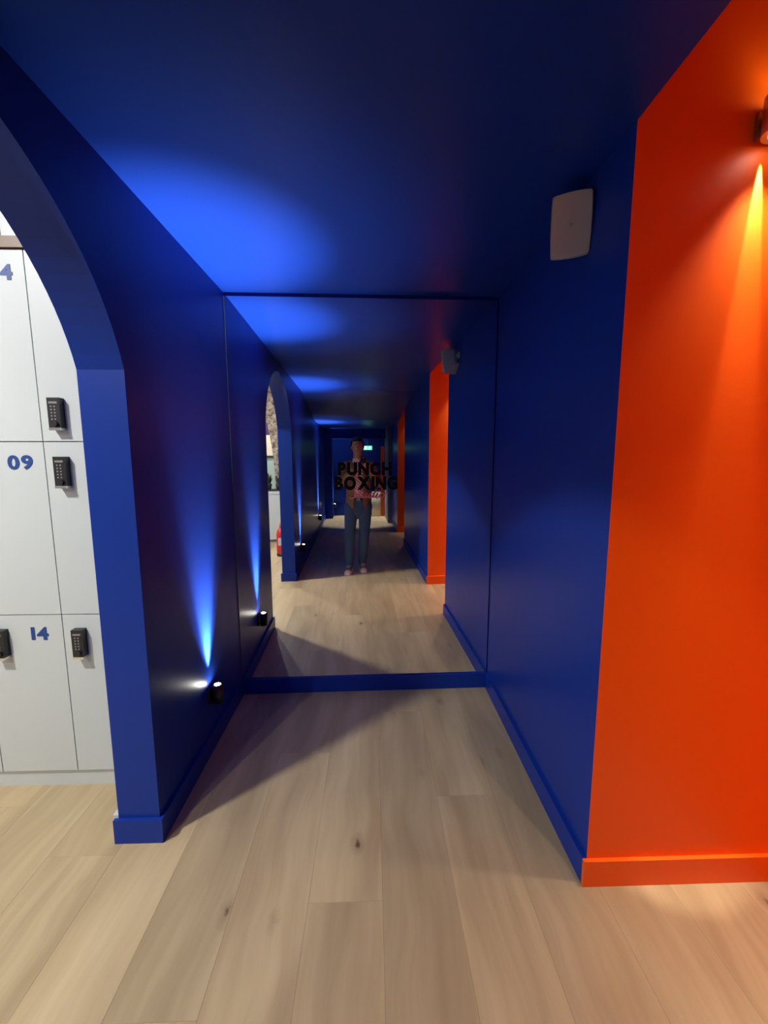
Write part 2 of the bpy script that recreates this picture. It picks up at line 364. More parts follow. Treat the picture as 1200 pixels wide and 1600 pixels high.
glyphs = [
 [(0.75, 0.95), (0.45, 1.12), (0.15, 0.95), (0.25, 0.68), (0.55, 0.45), (0.6, 0.15), (0.25, -0.05), (-0.1, 0.1)],           # S
 [(0.95, 0.95), (0.88, 0.3), (0.98, 0.02), (1.2, 0.2), (1.25, 0.5), (1.27, 0.15), (1.42, 0.0), (1.62, 0.3), (1.66, 0.5), (1.66, 0.12), (1.8, 0.02), (1.98, 0.25)],
 [(0.72, 0.62), (1.2, 0.66)],
 [(2.4, 0.42), (2.15, 0.5), (1.98, 0.25), (2.1, 0.0), (2.35, 0.15), (2.5, 0.8), (2.52, 1.35), (2.45, 0.5), (2.5, 0.05), (2.7, 0.15), (2.8, 0.5), (2.8, 0.1), (2.95, 0.0), (3.15, 0.25)],
 [(2.86, 0.72), (2.90, 0.78)],
 [(3.45, 0.5), (3.22, 0.42), (3.15, 0.15), (3.35, 0.0), (3.58, 0.2), (3.5, 0.48), (3.55, 0.42), (3.9, 0.45)]]
for g in glyphs: stroke(bm, S_(g), 0.13)
xs = [v.co.x for v in bm.verts]; zs = [v.co.z for v in bm.verts]; sx = (0.968-0.722)/(max(xs)-min(xs)); sz = (1.383-1.292)/(max(zs)-min(zs)); mx_, mz_ = min(xs), min(zs)
for v in bm.verts: v.co = Vector((0.722+(v.co.x-mx_)*sx-W/2, v.co.y-0.0015, 1.292+(v.co.z-mz_)*sz-HB))
part(finish('script_lettering', bm, M['redvinyl'], mir), 'rose handwritten word below the black letters')

# ================================================================== LOCKERS
LY, LX = -0.791, -0.185
rows = [(1.621, 2.386), (0.853, 1.621), (0.083, 0.853)]
colw = 0.3465
def lock(parent, x, z):
    bm = bmesh.new(); add_box(bm, x-0.025, x+0.025, LY-0.030, LY, z-0.062, z+0.062)
    b = finish('lock', bm, M['black'], parent, bevel=0.006)
    box('key_plate', (x-0.017, x+0.017, LY-0.0315, LY-0.030, z+0.038, z+0.046), M['key'], b)
    bm = bmesh.new()
    for r in range(5):
        for c in range(2):
            add_cyl(bm, (x-0.009+c*0.014, LY-0.030, z+0.026-r*0.013), (0, -1, 0), 0.0036, 0.0012, 10)
    o = finish('keypad', bm, M['key'], b); o['kind'] = 'stuff'
    cyl('knob', (x+0.004, LY-0.030, z-0.045), (0, -1, 0), 0.011, 0.010, M['black'], b, 16)
    box('pull_tab', (x-0.022, x+0.024, LY-0.036, LY-0.002, z-0.072, z-0.061), M['chrome'], b, bevel=0.002)
WORD = ['', 'one', 'two', 'three', 'four', 'five', 'six', 'seven', 'eight', 'nine', 'ten', 'eleven', 'twelve', 'thirteen', 'fourteen', 'fifteen']
for ri, (z0, z1) in enumerate(rows):
    for ci in range(5):
        num = ri*5+ci+1
        x1 = LX-(4-ci)*colw; x0 = x1-colw
        e = empty('locker', ((x0+x1)/2, LY+0.2, z0))
        rown = ['upper', 'middle', 'bottom'][ri]
        tag(e, f'white locker in the {rown} row carrying the blue number {WORD[num]}', 'locker', 'lockers in the bank beyond the arch')
        off = -Vector(e.location)
        def mv(o):
            o.location = off
        mv(box('body', (x0, x1, LY+0.019, -0.30, z0, z1), M['gap'], e))
        mv(box('door', (x0+0.0022, x1-0.0022, LY, LY+0.018, z0+0.0022, z1-0.0022), M['white'], e, bevel=0.0012))
        k = len(e.children); lock(e, x0+0.079, z0+0.117 if ri == 0 else z1-0.126); mv([c for c in e.children if c.name.startswith('lock')][0])
        ms = [text_mesh(c, 0.079, 0.0030, 0.0006) for c in f'{num:02d}']
        tw = (ms[0]['w']+ms[1]['w'])*1.22+0.008; xx = x1-0.104-tw/2
        for me in ms:
            if not me.materials: me.materials.append(M['number'])
            o = link('digit', me, e); o.scale.x = 1.22
            o.location = Vector((xx+me['w']*0.61, LY-0.0012, z1-0.088))+off; xx += me['w']*1.22+0.008
box_p = box('locker_plinth', (LX-5*colw, LX+0.02, LY+0.012, -0.30, 0, 0.082), M['white']); tag(box_p, 'white plinth along the floor under the bank of lockers', 'plinth')
fil = box('filler_panel', (LX+0.001, LX+0.02, LY+0.004, -0.30, 0.083, 2.386), M['white']); tag(fil, 'narrow white filler strip between the lockers and the arch wall', 'panel')
bm = bmesh.new(); add_box(bm, LX-5*colw, LX+0.02, LY-0.012, LY+0.05, 2.3875, 2.430)
tag(finish('bronze_rail', bm, M['bronze'], bevel=0.012, seg=4), 'brown rounded rail above the top row of lockers', 'rail')
tp = empty('top_cabinet', (LX-2.5*colw, LY+0.2, 2.431)); tag(tp, 'white panelled cabinet above the brown rail over the lockers', 'cabinet')
o = box('body', (LX-5*colw, LX+0.02, LY+0.019, -0.30, 2.431, 2.98), M['gap'], tp); o.location = -Vector(tp.location)
for ci in range(3):
    w3 = 2*colw; x1 = LX+0.02-ci*w3; x0 = max(x1-w3, LX-5*colw); x0 = max(x0, -0.612-ci*w3) if ci == 0 else x0
    if ci == 0: x0, x1 = -0.612, LX+0.02
    if ci == 1: x0, x1 = -1.26, -0.612
    if ci == 2: x0, x1 = LX-5*colw, -1.26
    o = box('door', (x0+0.002, x1-0.002, LY, LY+0.018, 2.433, 2.978), M['white'], tp, bevel=0.001); o.location = -Vector(tp.location)

# ================================================================== LAMPS
def small_uplight(y, label, power, x=0.0):
    e = empty('wall_uplight', (x, y, 0.27)); tag(e, label, 'wall lamp', 'small uplights along the left wall')
    box('backplate', (0, 0.012, -0.032, 0.032, -0.005, 0.075), M['black'], e, bevel=0.003)
    bm = bmesh.new(); add_cyl(bm, (0.042, 0, -0.01), (0, 0, 1), 0.029, 0.092, 28)
    b = finish('housing', bm, M['black'], e, bevel=0.003)
    for p in b.data.polygons: p.use_smooth = len(p.vertices) == 4
    cyl('lens', (0.042, 0, 0.082), (0, 0, 1), 0.016, 0.006, M['uplens'], e, 20)
    lathe('bezel', [(0.017, 0.080), (0.029, 0.080), (0.029, 0.0875), (0.0175, 0.0875)], (0.042, 0, 0), M['black'], e, 28)
    L = Vector((x, y, 0.27))
    lamp_light('uplight_beam', 'SPOT', (x+0.029, y, 0.368), (0.02, 0, 1), power*0.85, (0.85, 0.95, 1.0), e, 0.006, 36, 1.0)
    lamp_light('uplight_halo', 'SPOT', (x+0.046, y, 0.374), (0.06, 0, 1), power*0.16, (0.85, 0.95, 1.0), e, 0.012, 58, 1.0)
    return e
small_uplight(-0.53, 'small black uplight low on the blue wall between arch and mirror', 760)
small_uplight(-3.12, 'small black uplight just past the arch, nearest one behind the photographer', 760)
small_uplight(-6.05, 'small black uplight on the left wall midway down the mirrored corridor', 760)
def niche_lamp(x, y, s, label, power, z=2.45):
    e = empty('wall_downlight', (x, y, z)); tag(e, label, 'wall lamp', 'steel lamps in the orange recesses')
    box('backplate', (-0.03, 0.03, min(0, s*0.012), max(0, s*0.012), 0.015, 0.085), M['steel'], e, bevel=0.004)
    bm = bmesh.new(); add_cyl(bm, (0, s*0.058, 0), (0, 0, 1), 0.045, 0.10, 32)
    b = finish('housing', bm, M['steel'], e, bevel=0.004)
    for p in b.data.polygons: p.use_smooth = len(p.vertices) == 4
    cyl('lens', (0, s*0.058, -0.003), (0, 0, 1), 0.028, 0.004, M['lens'], e, 20)
    cyl('lens', (0, s*0.058, 0.099), (0, 0, 1), 0.028, 0.004, M['lens'], e, 20)
    wc = (1.0, 0.86, 0.66)
    lamp_light('narrow_beam', 'SPOT', (x, y+s*0.011, z-0.006), (0, -s*0.070, -1), power*2.3, wc, e, 0.004, 15, 0.5)
    lamp_light('wide_beam', 'SPOT', (x, y+s*0.058, z-0.006), (0, s*0.15, -1), power*0.72, wc, e, 0.02, 84, 1.0)
    lamp_light('floor_beam', 'SPOT', (x, y+s*0.058, z-0.006), (0, s*0.06, -1), power*0.9, wc, e, 0.02, 26, 0.8)
    lamp_light('upward_beam', 'SPOT', (x, y+s*0.058, z+0.108), (0, 0, 1), power*0.010, wc, e, 0.02, 130, 1.0)
niche_lamp(2.02, YN, -1, 'brushed steel wall lamp casting a narrow beam down the orange recess', 60)
niche_lamp(2.0, YF, 1, 'steel wall lamp on the opposite side of the orange recess', 70)
niche_lamp(1.95, N2b, 1, 'steel wall lamp in the orange recess far back in the mirror', 30)
def ceiling_downlight(x, y, z, label, power, color, size=0.12, cone=None, aim=(0, 0, -1)):
    e = empty('ceiling_downlight', (x, y, z)); tag(e, label, 'ceiling light', 'round ceiling downlights')
    bm = bmesh.new(); add_cyl(bm, (0, 0, -0.02), (0, 0, 1), 0.085, 0.02, 32); finish('housing', bm, M['white'], e, bevel=0.004)
    cyl('lens', (0, 0, -0.023), (0, 0, 1), 0.062, 0.004, M['downlens'], e, 28)
    if cone: lamp_light('downlight_beam', 'SPOT', (x, y, z-0.03), aim, power, color, e, 0.05, cone, 0.4)
    else: lamp_light('downlight_beam', 'AREA', (x, y, z-0.03), (0, 0, -1), power, color, e, size)
KW = (1.0, 0.975, 0.93)
ceiling_downlight(-1.325, -2.21, 3.1, 'round ceiling light in the locker room in front of the arch', 92, KW, size=0.2)
ceiling_downlight(-1.325, -4.1, 3.1, 'round ceiling light in the locker room before the stone wall', 40, KW)
ceiling_downlight(-2.5, -1.7, 3.1, 'round ceiling light at the far side of the locker room', 10, KW)
ceiling_downlight(-1.6, -6.2, 3.1, 'round ceiling light beyond the stone arch', 45, KW)
ceiling_downlight(0.85, -8.32, 2.27, 'added ceiling light hidden behind the lintel, brightening the floor at the far corridor end', 300, KW, cone=56, aim=(0, 0.27, -1))  # added lamp, kept out of sight behind the lintel to brighten the far floor

# ================================================================== SPEAKER
spk = empty('wall_speaker', (1.580, -1.055, 2.365), -0.43); tag(spk, 'grey box loudspeaker on a bracket high on the blue wall', 'speaker')
bm = bmesh.new(); rings = []
def rrect(w, h, y, n=6, bulge=0.0):
    # rounded, slightly pillowed rectangle in x/z
    P = []
    cor = [(1, 1), (-1, 1), (-1, -1), (1, -1)]
    r = 0.007
    for ci, (sx_, sz_) in enumerate(cor):
        for i in range(n):
            a = math.pi/2*(ci+i/(n-1)); P.append([sx_*(w/2-r)+r*math.cos(a), sz_*(h/2-r)+r*math.sin(a)])
    out = []
    m = len(P)
    for i in range(m):
        a, b = P[i], P[(i+1) % m]; seg = 8 if math.hypot(b[0]-a[0], b[1]-a[1]) > 0.03 else 1
        for k in range(seg):
            t = k/seg; x = a[0]+(b[0]-a[0])*t; z = a[1]+(b[1]-a[1])*t
            out.append((x*(1+bulge*(1-(2*z/h)**2)), y, z*(1+bulge*(1-(2*x/w)**2))))
    return out
sw, shh = 0.131, 0.197
def loft(bm, rgs):
    R = [[bm.verts.new(p) for p in r] for r in rgs]
    for a, b in zip(R, R[1:]):
        for i in range(len(a)): bm.faces.new((a[i], a[(i+1) % len(a)], b[(i+1) % len(a)], b[i]))
    bm.faces.new(R[0]); bm.faces.new(list(reversed(R[-1])))
loft(bm, [rrect(sw*0.96, shh*0.97, -0.004, bulge=0.05), rrect(sw, shh, 0.004, bulge=0.05), rrect(sw*0.97, shh*0.96, 0.03, bulge=0.05), rrect(sw*0.80, shh*0.82, 0.075, bulge=0.03), rrect(sw*0.55, shh*0.66, 0.12), rrect(sw*0.5, shh*0.62, 0.128)])
finish('cabinet', bm, M['speaker'], spk, smooth=True)
bm = bmesh.new(); loft(bm, [rrect(sw*0.93, shh*0.945, -0.009, bulge=0.05), rrect(sw*0.955, shh*0.965, -0.003, bulge=0.05)]); gr = finish('grille', bm, M['grille'], spk)
cyl('badge', (0.0, -0.009, 0.0), (0, -1, 0), 0.006, 0.001, M['speaker'], gr, 16)
spk.rotation_euler = (0.20, 0, -0.43)
wb = bmesh.new(); add_box(wb, 0.045, 0.060, 0.135, 0.185, 0.01, 0.085); add_cyl(wb, (0.0, 0.12, 0.03), (0.35, 0.25, 0.12), 0.011, 0.07, 14)
br = finish('bracket', wb, M['white'], spk)
bm = bmesh.new(); add_cyl(bm, (1.6425, -0.93, 2.40), (-1, 0, 0), 0.028, 0.012, 20); add_cyl(bm, (1.632, -0.93, 2.40), (-0.62, -0.45, -0.35), 0.011, 0.055, 14)
bpy.data.objects.remove(br)
br = finish('bracket', bm, M['white']); br.parent = spk
bpy.context.view_layer.update(); br.matrix_parent_inverse = spk.matrix_world.inverted()

# ================================================================== THINGS SEEN IN THE MIRROR THROUGH THE ARCH
cab = empty('storage_cabinet', (-0.9, -5.05, 0)); tag(cab, 'white low cabinet with black top in front of the stone wall', 'cabinet')
box('body', (-0.72, 0.70, -0.235, -0.015, 0.05, 0.955), M['white'], cab)
box('plinth', (-0.72, 0.70, -0.225, -0.03, 0, 0.05), M['gap'], cab)
for i in range(4):
    x0 = -0.72+i*0.355; d = box('door', (x0+0.003, x0+0.352, -0.015, 0.003, 0.055, 0.95), M['white'], cab, bevel=0.002)
    box('handle', (x0+0.05, x0+0.30, 0.003, 0.012, 0.90, 0.912), M['white'], d)
box('worktop', (-0.725, 0.705, -0.238, 0.01, 0.955, 0.98), M['black'], cab, bevel=0.003)
def plant(x, y, z, h, label):
    e = empty('potted_plant', (x, y, z)); tag(e, label, 'plant', 'plants on the white cabinet')
    lathe('pot', [(0.04, 0), (0.055, 0.09), (0.058, 0.10), (0.05, 0.10), (0.048, 0.085)], (0, 0, 0), M['pot'], e, 18)
    bm = bmesh.new()
    for i in range(46):
        a = random.uniform(0, 6.28); tl = random.uniform(0.1, 0.55); l = h*random.uniform(0.55, 1.0)-0.08; w = 0.010
        d = Vector((math.cos(a)*math.sin(tl), math.sin(a)*math.sin(tl), math.cos(tl))); s = Vector((-math.sin(a), math.cos(a), 0))
        b0 = Vector((math.cos(a)*0.02, math.sin(a)*0.02, 0.08)); P = [b0, b0+d*l*0.5+Vector((0, 0, 0.01)), b0+d*l-Vector((0, 0, l*0.12))]
        v = [bm.verts.new(p) for p in (P[0]-s*w*0.4, P[0]+s*w*0.4, P[1]+s*w, P[1]-s*w, P[2])]
        bm.faces.new((v[0], v[1], v[2], v[3])); bm.faces.new((v[3], v[2], v[4]))
    f = finish('foliage', bm, M['leaf'], e); f['kind'] = 'stuff'
plant(-0.81, -5.13, 0.981, 0.36, 'dark green grassy plant on the white cabinet, farther from the arch jamb')
plant(-0.63, -5.13, 0.981, 0.34, 'dark green grassy plant on the white cabinet, close to the arch jamb')
pan = empty('glass_partition', (-1.2, -6.83, 0)); tag(pan, 'cream panel above a black rail and pale green glass beyond the stone arch', 'partition')
box('panel', (-0.9, 0.9, -0.02, 0.0, 1.60, 2.05), M['cream'], pan)
box('rail', (-0.9, 0.9, -0.02, 0.02, 1.555, 1.598), M['black'], pan)
box('pane', (-0.9, 0.9, -0.015, -0.005, 0.42, 1.555), M['paleglass'], pan)
box('sill', (-0.9, 0.9, -0.02, 0.03, 0.0, 0.42), M['white'], pan)
fx = empty('fire_extinguisher', (-0.42, -3.97, 0)); tag(fx, 'red fire extinguisher standing on the floor behind the arch jamb', 'fire extinguisher')
lathe('cylinder', [(0.06, 0.025), (0.068, 0.045), (0.068, 0.36), (0.055, 0.41), (0.025, 0.44), (0.022, 0.455)], (0, 0, 0), M['red'], fx)
lathe('base', [(0.066, 0.0), (0.070, 0.006), (0.070, 0.045), (0.062, 0.047)], (0, 0, 0), M['black'], fx)
bm = bmesh.new(); add_cyl(bm, (0, 0, 0.452), (0, 0, 1), 0.018, 0.04, 16); add_box(bm, -0.015, 0.11, -0.009, 0.009, 0.485, 0.497); add_box(bm, -0.015, 0.10, -0.009, 0.009, 0.51, 0.522)
finish('valve', bm, M['red'], fx)
box('label_band', (-0.03, 0.03, 0.0665, 0.0695, 0.18, 0.30), M['white'], fx)

# ================================================================== FAR END OF THE CORRIDOR (seen only in the mirror)
pil = box('trim_1', (0.0, 0.20, -8.45, -8.0, 0, 2.27), M['blue']); struct(pil, 'blue pilaster at the far left of the mirrored corridor', 'pilaster')
struct(box('trim_2', (0.20, W, -8.15, -8.0, 2.03, 2.27), M['blue']), 'blue lintel across the far end of the mirrored corridor', 'lintel')
struct(box('trim_3', (1.55, W, -8.3, -7.2, 0, 2.27), M['greydoor']), 'grey upright edge on the far right of the mirrored corridor', 'pilaster')
small_uplight(-8.22, 'small black uplight on the far pilaster beside the bright floor', 170, x=0.20)
struct(box('trim_4', (1.46, 1.545, -8.42, -8.36, 0, 1.85), M['orange']), 'thin orange upright at the far right end of the mirrored corridor', 'upright')
fl = empty('fluted_counter', (1.33, -8.35, 0)); tag(fl, 'pale fluted counter front on the bright floor at the far end', 'counter')
box('body', (-0.12, 0.12, -0.10, -0.012, 0, 0.66), M['bronze'], fl)
for i in range(9):
    bm = bmesh.new(); add_cyl(bm, (-0.108+i*0.027, -0.012, 0.01), (0, 0, 1), 0.0115, 0.64, 12); o = finish('flute', bm, M['cream'], fl)
    for p in o.data.polygons: p.use_smooth = len(p.vertices) == 4
ex = empty('exit_sign', (1.105, -8.1, 1.80)); tag(ex, 'lit green exit sign with white running figure and door', 'exit sign')
box('case', (-0.115, 0.115, -0.03, -0.001, -0.055, 0.055), M['white'], ex, bevel=0.004)
box('face', (-0.108, 0.108, -0.001, 0.002, -0.049, 0.049), M['exit'], ex)
bm = bmesh.new(); add_box(bm, -0.075, -0.03, 0.002, 0.003, -0.036, 0.036); finish('door_symbol', bm, M['exitwhite'], ex)
bm = bmesh.new()
add_cyl(bm, (0.052, 0.002, 0.028), (0, 1, 0), 0.009, 0.001, 14)
for a, b, w in (((0.05, 0.018), (0.035, -0.006), 0.014), ((0.035, -0.006), (0.05, -0.02), 0.009), ((0.05, -0.02), (0.045, -0.04), 0.008), ((0.035, -0.006), (0.012, -0.03), 0.009), ((0.048, 0.014), (0.022, 0.010), 0.007), ((0.05, 0.015), (0.072, 0.0), 0.007)):
    d = Vector((b[0]-a[0], 0, b[1]-a[1])); n = Vector((-d.z, 0, d.x)).normalized()*w/2
    A, B = Vector((a[0], 0, a[1])), Vector((b[0], 0, b[1]))
    v = [bm.verts.new(p+Vector((0, yy, 0))) for yy in (0.002, 0.003) for p in (A+n, A-n, B-n, B+n)]
    for f in ((0, 1, 2, 3), (7, 6, 5, 4), (0, 4, 5, 1), (1, 5, 6, 2), (2, 6, 7, 3), (3, 7, 4, 0)): bm.faces.new([v[i] for i in f])
finish('running_figure', bm, M['exitwhite'], ex)
cyl('hanger', (0, -0.015, 0.055), (0, 0, 1), 0.006, 0.175, M['white'], ex, 10)
dt = empty('wall_detector', (0.69, -8.599, 1.85)); tag(dt, 'small white wall box on the far blue wall left of the exit sign', 'detector')
box('case', (-0.03, 0.03, 0.0, 0.03, -0.05, 0.05), M['white'], dt, bevel=0.006); cyl('dot', (0, 0.03, 0.02), (0, 1, 0), 0.006, 0.002, M['gap'], dt, 12)

# ================================================================== THE PHOTOGRAPHER (behind the camera, seen in the mirror)
def bake(o, remesh=None, smooth_it=0):
    if remesh:
        r = o.modifiers.new('r', 'REMESH'); r.mode = 'VOXEL'; r.voxel_size = remesh; r.use_smooth_shade = True
    if smooth_it:
        s = o.modifiers.new('s', 'SMOOTH'); s.iterations = smooth_it; s.factor = 0.5
    dg = bpy.context.evaluated_depsgraph_get(); dg.update()
    me = bpy.data.meshes.new_from_object(o.evaluated_get(dg)); o.modifiers.clear(); old = o.data; o.data = me
    for p in me.polygons: p.use_smooth = True
    return o
def limb(bm, a, b, ra, rb, n=14, flat=1.0, fdir=None, rings=6):
    """a tapered, round-ended limb from a to b added to the bmesh"""
    a, b = Vector(a), Vector(b); d = (b-a).normalized(); L = (b-a).length
    f = Vector(fdir) if fdir else (Vector((0, 1, 0)) if abs(d.y) < 0.8 else Vector((0, 0, 1)))
    s = d.cross(f).normalized(); f = s.cross(d).normalized(); R = []
    st = [(-ra*math.cos(t), ra*math.sin(t)) for t in (0.25, 0.7, 1.15)] + [(L*i/rings, ra+(rb-ra)*i/rings) for i in range(rings+1)] + [(L+rb*math.cos(t), rb*math.sin(t)) for t in (1.15, 0.7, 0.25)]
    for t, r in st:
        R.append([bm.verts.new(a+d*t+s*r*math.cos(6.2832*i/n)+f*r*flat*math.sin(6.2832*i/n)) for i in range(n)])
    for p, q in zip(R, R[1:]):
        for i in range(n): bm.faces.new((p[i], p[(i+1) % n], q[(i+1) % n], q[i]))
    bm.faces.new(list(reversed(R[0]))); bm.faces.new(R[-1])
def ellipsoid(bm, c, r, n=20, m=14, fn=None):
    R = []
    for j in range(1, m):
        ph = math.pi*j/m; row = []
        for i in range(n):
            t = 6.2832*i/n; p = Vector((r[0]*math.sin(ph)*math.cos(t), r[1]*math.sin(ph)*math.sin(t), -r[2]*math.cos(ph)))
            if fn: p = fn(p)
            row.append(bm.verts.new(Vector(c)+p))
        R.append(row)
    for p, q in zip(R, R[1:]):
        for i in range(n): bm.faces.new((p[i], p[(i+1) % n], q[(i+1) % n], q[i]))
    bm.faces.new(list(reversed(R[0]))); bm.faces.new(R[-1])
PX, PY = 0.80, -3.02
per = empty('person', (PX, PY, 0)); tag(per, 'person in open tan jacket, striped shirt and blue jeans photographing with a phone', 'person')
sh_l, el_l, wr_l = (0.635, PY+0.0, 1.43), (0.575, -2.86, 1.215), (0.785, -2.725, 1.405)
sh_r, el_r, wr_r = (0.975, PY+0.0, 1.43), (1.075, -2.87, 1.215), (0.958, -2.725, 1.405)
hip_l, kn_l, an_l = (0.715, PY, 0.90), (0.685, PY+0.06, 0.50), (0.675, -2.96, 0.10)
hip_r, kn_r, an_r = (0.900, PY, 0.90), (0.885, PY+0.03, 0.50), (0.855, -3.06, 0.10)
def torso(bm, k):
    limb(bm, (0.807, PY, 0.93), (0.807, PY, 1.10), 0.150+k, 0.140+k, flat=0.68, n=20)
    limb(bm, (0.807, PY, 1.08), (0.806, PY, 1.34), 0.138+k, 0.168+k, flat=0.66, n=20)
    limb(bm, (0.70, PY, 1.42), (0.91, PY, 1.42), 0.070+k, 0.070+k, flat=1.0)
def arms(bm, k):
    for s, e, w in ((sh_l, el_l, wr_l), (sh_r, el_r, wr_r)):
        limb(bm, s, e, 0.058+k, 0.047+k); limb(bm, e, w, 0.046+k, 0.030+k)
bm = bmesh.new()
torso(bm, -0.006); arms(bm, -0.004)
for h_, k_, a_ in ((hip_l, kn_l, an_l), (hip_r, kn_r, an_r)):
    limb(bm, h_, k_, 0.082, 0.056); limb(bm, k_, a_, 0.056, 0.036); limb(bm, (a_[0], a_[1], 0.075), (a_[0], a_[1]+0.10, 0.045), 0.032, 0.02)
limb(bm, (PX+0.004, PY, 1.46), (PX, PY+0.02, 1.60), 0.062, 0.056)                                   # neck
HC = Vector((PX, PY+0.035, 1.695))
def headfn(p):
    q = p.copy()
    if p.z < 0: q.x *= 1-0.28*(-p.z/0.118)**1.5; q.y = q.y*(1-0.18*(-p.z/0.118)) + 0.012*(-p.z/0.118)
    return q
ellipsoid(bm, HC, (0.077, 0.098, 0.118), 26, 20, headfn)
limb(bm, HC+Vector((0, 0.092, 0.012)), HC+Vector((0, 0.112, -0.026)), 0.008, 0.014, n=10)          # nose
ellipsoid(bm, HC+Vector((0, 0.080, 0.030)), (0.055, 0.020, 0.013), 14, 8)                            # brow
for s in (-1, 1): ellipsoid(bm, HC+Vector((s*0.078, -0.005, -0.005)), (0.010, 0.020, 0.032), 12, 10)  # ears
# hands around the phone
PH = Vector((0.872, -2.648, 1.500))
for s, w in ((-1, wr_l), (1, wr_r)):
    pc = PH+Vector((s*0.048, -0.020, -0.045))
    limb(bm, w, pc, 0.029, 0.034, flat=0.55, fdir=(1, 0, 0), n=14)
    limb(bm, pc+Vector((0, 0, -0.022)), pc+Vector((0, 0.004, 0.030)), 0.026, 0.026, flat=0.5, fdir=(1, 0, 0))
    for i, l in enumerate((0.050, 0.056, 0.052, 0.042)):                                              # four fingers, curled round the edge onto the back
        z = 0.030-i*0.0195
        k0 = pc+Vector((s*0.004, 0.008, z)); k1 = PH+Vector((s*0.049, 0.004, -0.045+z)); k2 = PH+Vector((s*0.036, 0.0135, -0.045+z-0.002)); k3 = PH+Vector((s*(0.060-l), 0.0125, -0.046+z-0.004))
        limb(bm, k0, k1, 0.0092, 0.0088, n=10, rings=2); limb(bm, k1, k2, 0.0088, 0.0082, n=10, rings=2); limb(bm, k2, k3, 0.0080, 0.0070, n=10, rings=2)
    t0 = pc+Vector((-s*0.004, -0.008, 0.018)); t1 = PH+Vector((s*0.036, -0.020, 0.000)); t2 = PH+Vector((s*0.016, -0.0165, 0.022))
    limb(bm, t0, t1, 0.0125, 0.0105, n=10, rings=2); limb(bm, t1, t2, 0.0100, 0.0082, n=10, rings=2)
off = Vector((PX, PY, 0))
for v in bm.verts: v.co -= off
body = bake(finish('body', bm, M['skin'], per), 0.0055, 2)
# face details and hair
face = []
for s in (-1, 1):
    bm = bmesh.new(); ellipsoid(bm, HC-off+Vector((s*0.031, 0.083, 0.010)), (0.013, 0.010, 0.008), 12, 8); e = finish('eye', bm, M['eye'], per, smooth=True)
    bm = bmesh.new(); ellipsoid(bm, HC-off+Vector((s*0.031, 0.0905, 0.010)), (0.006, 0.004, 0.006), 12, 8); finish('iris', bm, M['iris'], e, smooth=True)
    bm = bmesh.new(); limb(bm, HC-off+Vector((s*0.014, 0.096, 0.030)), HC-off+Vector((s*0.050, 0.082, 0.030)), 0.005, 0.004, n=8, rings=2); finish('eyebrow', bm, M['hair'], per, smooth=True)
bm = bmesh.new(); limb(bm, HC-off+Vector((-0.022, 0.089, -0.058)), HC-off+Vector((0.022, 0.089, -0.058)), 0.006, 0.006, n=10, rings=4); finish('mouth', bm, M['lip'], per, smooth=True)
bm = bmesh.new(); ellipsoid(bm, HC-off+Vector((0, -0.012, 0.020)), (0.085, 0.100, 0.108), 28, 20)
for v in list(bm.verts):
    c = v.co-(HC-off)
    if c.z < -0.045 or (c.y > 0.045 and c.z < 0.060+0.2*max(0, 0.06-c.y)) or (c.y > 0.0 and c.z < 0.0): bm.verts.remove(v)
hair = finish('hair', bm, M['hair'], per, smooth=True)
sd = hair.modifiers.new('thick', 'SOLIDIFY'); sd.thickness = 0.010; sd.offset = 1.0; bake(hair)
# jeans
bm = bmesh.new()
limb(bm, (0.807, PY, 0.88), (0.807, PY, 0.97), 0.160, 0.150, flat=0.70, n=20)
for h_, k_, a_ in ((hip_l, kn_l, an_l), (hip_r, kn_r, an_r)):
    limb(bm, h_, k_, 0.098, 0.072); limb(bm, k_, (a_[0], a_[1], 0.105), 0.072, 0.060)
for v in bm.verts: v.co -= off
jeans = finish('jeans', bm, M['denim'], per); bake(jeans, 0.008, 2)
b2 = bmesh.new(); b2.from_mesh(jeans.data)
bmesh.ops.delete(b2, geom=[v for v in b2.verts if v.co.z > 1.02 or v.co.z < 0.070], context='VERTS'); b2.to_mesh(jeans.data); b2.free()
bm = bmesh.new(); limb(bm, (0.007, 0, 0.985), (0.007, 0, 1.020), 0.152, 0.150, flat=0.70, n=28, rings=1)
for v in list(bm.verts):
    if v.co.z < 0.98 or v.co.z > 1.025: bm.verts.remove(v)
belt = finish('belt', bm, M['belt'], per, smooth=True); box('buckle', (-0.018, 0.032, 0.102, 0.112, 0.983, 1.022), M['chrome'], belt, bevel=0.003)
# shirt
bm = bmesh.new(); torso(bm, 0.002); limb(bm, (PX+0.004, PY, 1.46), (PX, PY+0.010, 1.53), 0.072, 0.066)
for v in bm.verts: v.co -= off
shirt = finish('shirt', bm, M['shirt'], per); bake(shirt, 0.008, 2)
b2 = bmesh.new(); b2.from_mesh(shirt.data); bmesh.ops.delete(b2, geom=[v for v in b2.verts if v.co.z < 0.985 or v.co.z > 1.545], context='VERTS'); b2.to_mesh(shirt.data); b2.free()
